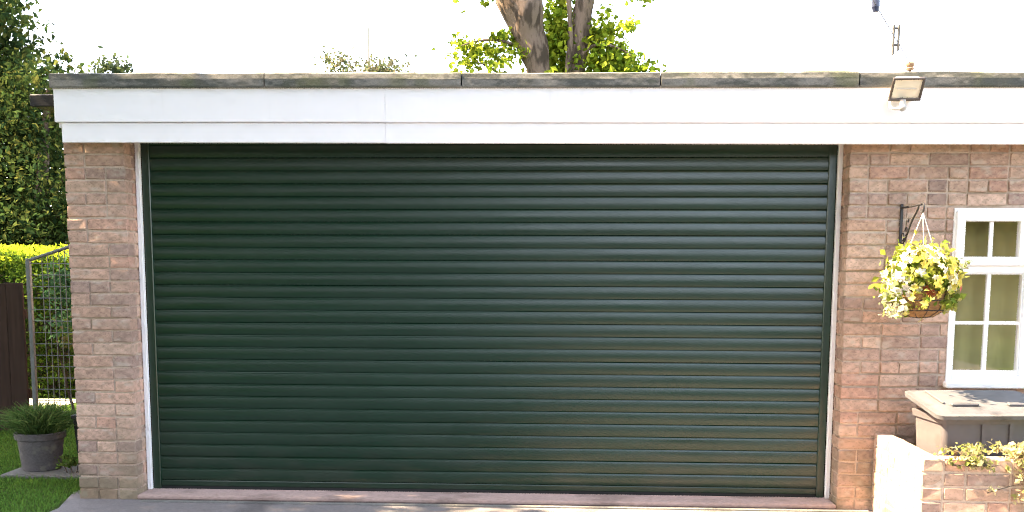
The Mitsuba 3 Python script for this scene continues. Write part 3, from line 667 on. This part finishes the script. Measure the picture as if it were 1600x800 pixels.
# trimmed hedge: leaves over a twiggy core
Hd = 'garden_hedge'
rh = np.random.default_rng(19)
hx0, hx1, hy0, hy1, hz = -10.5, -1.2, 5.0, 6.2, 1.53
add(f'{Hd}__twigs', box(hx0 + .2, hx1 - .2, hy0 + .22, hy1 - .22, GZ - .02, hz - .22), 'm_twig')
n = 52000; X = rh.uniform(hx0, hx1, n); u = rh.random(n); face = rh.random(n)
fr = face < .72
Y = np.where(fr, hy0 + np.abs(rh.normal(0, .10, n)), rh.uniform(hy0, hy1, n)); Z = np.where(fr, rh.uniform(GZ, hz, n), hz - np.abs(rh.normal(0, .09, n)))
wob = meshkit.fbm(np.stack([X * 2.2, Z * 2.2, Y * 2.2], 1), 3, 7) - .5
Y = Y + wob * .28 * fr; Z = Z + np.where(fr, 0, (meshkit.fbm(np.stack([X * 3, Y * 3, X * 0], 1), 3, 4) - .5) * .22) ; Y = Y + .12 * np.clip((Z - hz + .25) / .25, 0, 1) * fr
pp = np.stack([X, Y, Z], 1)
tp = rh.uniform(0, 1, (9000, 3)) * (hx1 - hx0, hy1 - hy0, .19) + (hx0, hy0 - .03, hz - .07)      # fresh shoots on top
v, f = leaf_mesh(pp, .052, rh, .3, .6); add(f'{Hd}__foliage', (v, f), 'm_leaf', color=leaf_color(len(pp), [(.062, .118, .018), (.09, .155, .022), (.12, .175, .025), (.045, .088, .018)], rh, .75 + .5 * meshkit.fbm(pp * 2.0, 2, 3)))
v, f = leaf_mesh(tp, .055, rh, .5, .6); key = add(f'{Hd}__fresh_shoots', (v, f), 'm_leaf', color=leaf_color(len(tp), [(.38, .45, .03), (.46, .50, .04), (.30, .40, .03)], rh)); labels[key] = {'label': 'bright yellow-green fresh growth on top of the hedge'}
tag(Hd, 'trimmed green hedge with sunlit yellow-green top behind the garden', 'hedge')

tree('leafy_shrub', 'leafy brownish green shrub standing behind the wire mesh gate', None, [([[-1.78 + d, 3.2, GZ], [-1.77 + d * 1.6, 3.2, .3], [-1.75 + d * 2.2, 3.2, .75]], .016, .006) for d in (-.16, -.09, -.03, .04, .11, .17)],
     [((-1.70, 3.2, .70), (.28, .22, .32), 80, 26, .06), ((-1.62, 3.25, .28), (.24, .2, .2), 34, 22, .05)], .055, [(.10, .15, .03), (.15, .17, .04), (.07, .12, .03), (.17, .13, .05)], 'shrub')
tree('leafy_shrub', 'dark bluish green bush growing against the hedge behind the mesh gate', None, [([[-2.25, 3.9, GZ], [-2.22, 3.9, .5], [-2.2, 3.9, 1.0]], .02, .008)],
     [((-2.12, 3.9, 1.08), (.34, .3, .48), 80, 26, .08)], .06, [(.05, .11, .05), (.07, .14, .06), (.04, .085, .04)], 'shrub')

tree('low_weed', 'low green weed growing beside the dark tub at the foot of the pier', None, [([[-.80 + d, .74, GZ], [-.80 + d * 1.5, .73, GZ + .05], [-.80 + d * 2, .72, GZ + .10]], .004, .002) for d in (-.03, 0, .03)],
     [((-.80, .74, .03), (.09, .08, .06), 20, 12, .02)], .03, [(.10, .17, .04), (.14, .2, .05)], 'plant')
# dark evergreens behind the hedge
DK = [(.035, .062, .018), (.05, .08, .022), (.026, .05, .02), (.07, .095, .026), (.095, .105, .028)]
tree('evergreen_tree', 'tall dark evergreen tree behind the hedge at the left edge', ([[-8.6, 11, GZ], [-8.5, 11, 3], [-8.5, 11, 6.2]], [.24, .18, .06]),
     [([[-8.5, 11, 1.5 + i * .6], [-8.0 + .1 * i, 10.6, 1.9 + i * .6], [-7.2, 10.2, 2.2 + i * .6]], .06, .02) for i in range(5)],
     [((-7.7, 11, 3.0), (2.1, 1.9, 2.1), 560, 52, .20), ((-7.5, 11, 5.1), (1.25, 1.2, 1.6), 230, 46, .17)], .115, DK, shell=.25)
tree('evergreen_tree', 'round dark evergreen growing beside the gutter behind the brick pier', ([[-5.7, 10, GZ], [-5.7, 10, 2], [-5.45, 10, 4.2]], [.18, .12, .04]),
     [([[-5.7, 10, 1 + i * .5], [-5.3, 9.8, 1.2 + i * .5], [-4.9, 9.6, 1.4 + i * .5]], .05, .015) for i in range(4)],
     [((-5.85, 10, 2.2), (1.40, 1.2, 1.75), 380, 52, .17), ((-5.75, 10, 3.95), (.66, .8, .66), 70, 34, .11), ((-5.12, 10, 4.12), (.34, .4, .30), 16, 26, .08), ((-5.3, 10, 4.6), (.2, .3, .22), 6, 20, .06)], .09, DK, shell=.25)
tree('broadleaf_tree', 'small far treetop just above the left end of the roof', ([[-13.1, 30, GZ], [-13.1, 30, 4], [-13.05, 30, 7.4]], [.25, .2, .08]), [],
     [((-13.15, 30, 7.75), (.85, .8, .95), 84, 26, .17), ((-13.1, 30, 5.2), (1.6, 1.5, 1.8), 80, 26, .3)], .16, [(.07, .10, .05), (.10, .13, .05), (.06, .08, .06)], shell=.3)
tree('broadleaf_tree', 'pale far treetop with a bare upright leader above the middle of the roof', ([[-6.05, 40, GZ], [-6.0, 40, 8], [-6.0, 40, 12.4]], [.3, .10, .025]), [([[-6, 40, 9.2], [-5.5, 40, 10], [-5.3, 40, 10.9]], .05, .02), ([[-6, 40, 9.2], [-6.6, 40, 10], [-7.0, 40, 10.8]], .05, .02)],
     [((-7.2, 40, 9.9), (1.0, .9, 1.1), 50, 24, .22), ((-4.9, 40, 9.8), (1.1, .9, 1.0), 50, 24, .22), ((-6.0, 40, 9.5), (.9, .9, .8), 26, 20, .22), ((-6.0, 40, 8.0), (2.2, 1.9, 1.4), 70, 24, .3)], .18, [(.15, .17, .08), (.19, .17, .10), (.12, .15, .08)], shell=.3, bark='m_batten')

# the big forked tree behind the garage
BT = [(.20, .27, .025), (.27, .33, .03), (.34, .38, .04), (.12, .19, .02)]
tree('forked_tree', 'large forked tree rising behind the garage roof with bright leaves round its two trunks',
     ([[2.35, 12, GZ], [2.32, 12, 2.0], [2.25, 12, 3.6], [2.14, 12, 4.80], [2.00, 12, 5.35], [1.80, 12, 6.0], [1.50, 12, 7.0], [1.2, 11.9, 8.6]], [.38, .32, .27, .22, .265, .37, .30, .20]),
     [([[2.36, 12.1, 2.6], [2.62, 12.15, 3.6], [2.78, 12.15, 4.8], [2.93, 12.1, 5.95], [3.15, 12.1, 7.2], [3.5, 12, 8.6]], .20, .13),
      ([[2.60, 12, 3.4], [2.66, 11.95, 4.8], [2.68, 11.95, 5.5], [2.62, 11.9, 6.3]], .07, .035),
      ([[2.85, 12, 5.0], [3.2, 11.9, 5.2], [3.7, 11.8, 5.0]], .035, .012), ([[2.05, 12, 5.0], [1.5, 11.8, 5.25], [.85, 11.7, 5.15]], .035, .010), ([[2.0, 12, 4.2], [1.5, 11.9, 4.7], [1.1, 11.8, 4.9]], .03, .01),
      ([[3.0, 12, 6.0], [3.5, 11.8, 6.15], [4.5, 11.6, 5.85]], .03, .008), ([[1.7, 12, 6.3], [1.3, 11.8, 6.2], [.6, 11.6, 6.0]], .03, .008)],
     [((2.50, 12.35, 5.4), (.34, .30, .85), 84, 20, .10), ((2.45, 12.2, 4.6), (.40, .3, .5), 40, 20, .10),
      ((3.35, 12.2, 4.95), (.55, .4, .45), 84, 18, .10), ((3.2, 12.2, 5.5), (.22, .3, .38), 26, 16, .08), ((3.75, 12, 4.75), (.40, .3, .25), 30, 16, .08),
      ((1.35, 11.9, 5.0), (.62, .35, .36), 34, 13, .08), ((.95, 11.9, 5.1), (.45, .3, .30), 14, 11, .07), ((1.65, 11.9, 5.35), (.2, .2, .15), 8, 10, .06),
      ((1.1, 11.7, 6.05), (.45, .3, .16), 10, 12, .07), ((3.9, 11.7, 6.05), (.55, .4, .15), 16, 14, .07), ((3.75, 11.8, 5.45), (.15, .15, .12), 5, 9, .05),
      ((2.2, 11.8, 10.6), (2.0, 2.0, 1.4), 60, 40, .22), ((4.6, 11.8, 9.9), (1.8, 2.0, 1.6), 60, 40, .22), ((-.4, 11.6, 6.9), (.7, .6, .35), 12, 14, .1)], .105, BT, shell=.2, bump=(.75, .28), aspect=.7)

# trees and hedge out of the picture: they shade the left half of the drive and stand in the door's and the panes' reflections
SH = [(.05, .085, .02), (.07, .11, .025)]
tree('broadleaf_tree', 'broad leafy tree overhanging the drive from the left, outside the picture', ([[-6.2, -2.2, GZ], [-6.1, -2.2, 2.5], [-5.6, -2.0, 5.0]], [.30, .24, .12]), [([[-6.1, -2.2, 2.6], [-5.4, -1.6, 3.8], [-4.4, -1.2, 5]], .12, .05), ([[-6.1, -2.2, 2.6], [-6.3, -3.4, 4], [-6, -4.4, 5.2]], .12, .05)],
     [((-5.0, -1.9, 4.9), (2.5, 2.7, 2.05), 480, 46, .30), ((-3.9, -2.9, 3.95), (2.1, 2.4, 1.2), 300, 46, .24)], .17, SH, shell=.15)
tree('broadleaf_tree', 'leafy tree left of the drive and nearer the viewer, outside the picture', ([[-5.6, -7.2, GZ], [-5.5, -7.2, 2.2], [-5.2, -7.0, 4.6]], [.26, .2, .1]), [([[-5.5, -7.2, 2.3], [-4.8, -6.6, 3.4], [-4.2, -6.2, 4.6]], .1, .04), ([[-5.4, -7.2, 3.0], [-4, -7, 4.4], [-2.2, -6.7, 5.5]], .1, .04), ([[-5.2, -7.0, 4.6], [-3.5, -6.4, 6.0], [-1.2, -5.6, 7.2]], .1, .04)],
     [((-4.8, -6.9, 4.8), (2.6, 2.7, 2.2), 420, 46, .30), ((-3.6, -9.2, 4.3), (2.4, 2.6, 1.7), 300, 46, .26), ((-1.9, -6.6, 5.6), (2.7, 2.5, 1.6), 420, 46, .28), ((-.6, -5.4, 7.3), (2.9, 2.4, 1.9), 420, 46, .3)], .17, SH, shell=.15)
tree('broadleaf_tree', 'leafy tree left of the lawn, outside the picture', ([[-7.0, 2.0, GZ], [-6.9, 2.0, 2.2], [-6.6, 2.0, 4.4]], [.26, .2, .1]), [([[-6.9, 2, 2.3], [-6.3, 2.1, 3.4], [-5.9, 2.2, 4.6]], .1, .04)],
     [((-5.7, 1.8, 4.0), (1.9, 1.8, 2.4), 340, 46, .28)], .17, SH, shell=.15)
hz2 = 3.0
X = R.uniform(-14, 22, 44000); Z = R.uniform(GZ, hz2, 44000); Y = -17 + np.abs(R.normal(0, .15, 44000)) * -1 + (meshkit.fbm(np.stack([X, Z, Z * 0], 1) * 1.2, 3, 2) - .5) * .5
pp = np.stack([X, Y, Z], 1); v, f = leaf_mesh(pp, .13, R, .3, .6)
add('boundary_hedge__foliage', (v, f), 'm_leaf', color=leaf_color(len(pp), [(.07, .12, .02), (.10, .16, .03)], R)); add('boundary_hedge__twigs', box(-14, 22, -18.4, -17.35, GZ - .02, hz2 - .15), 'm_twig')
tag('boundary_hedge', 'long hedge on the far side of the drive, behind the viewer', 'hedge')
for i, (x, y, s) in enumerate(((-6.5, -13.5, 1.9), (-1.2, -15.0, 1.9), (-4.0, -20.5, 1.9))):
    tree('broadleaf_tree', ['big tree behind the viewer, nearest the left', 'middle tree of the three behind the viewer', 'farthest tree of the three behind the viewer'][i],
         ([[x, y, GZ], [x, y, 2.5 * s], [x + .1, y, 5 * s]], [.3, .22, .1]), [], [((x, y, 4.6 * s), (3.0 * s, 2.6 * s, 3.0 * s), 220, 36, .4)], .30, SH, shell=.25)
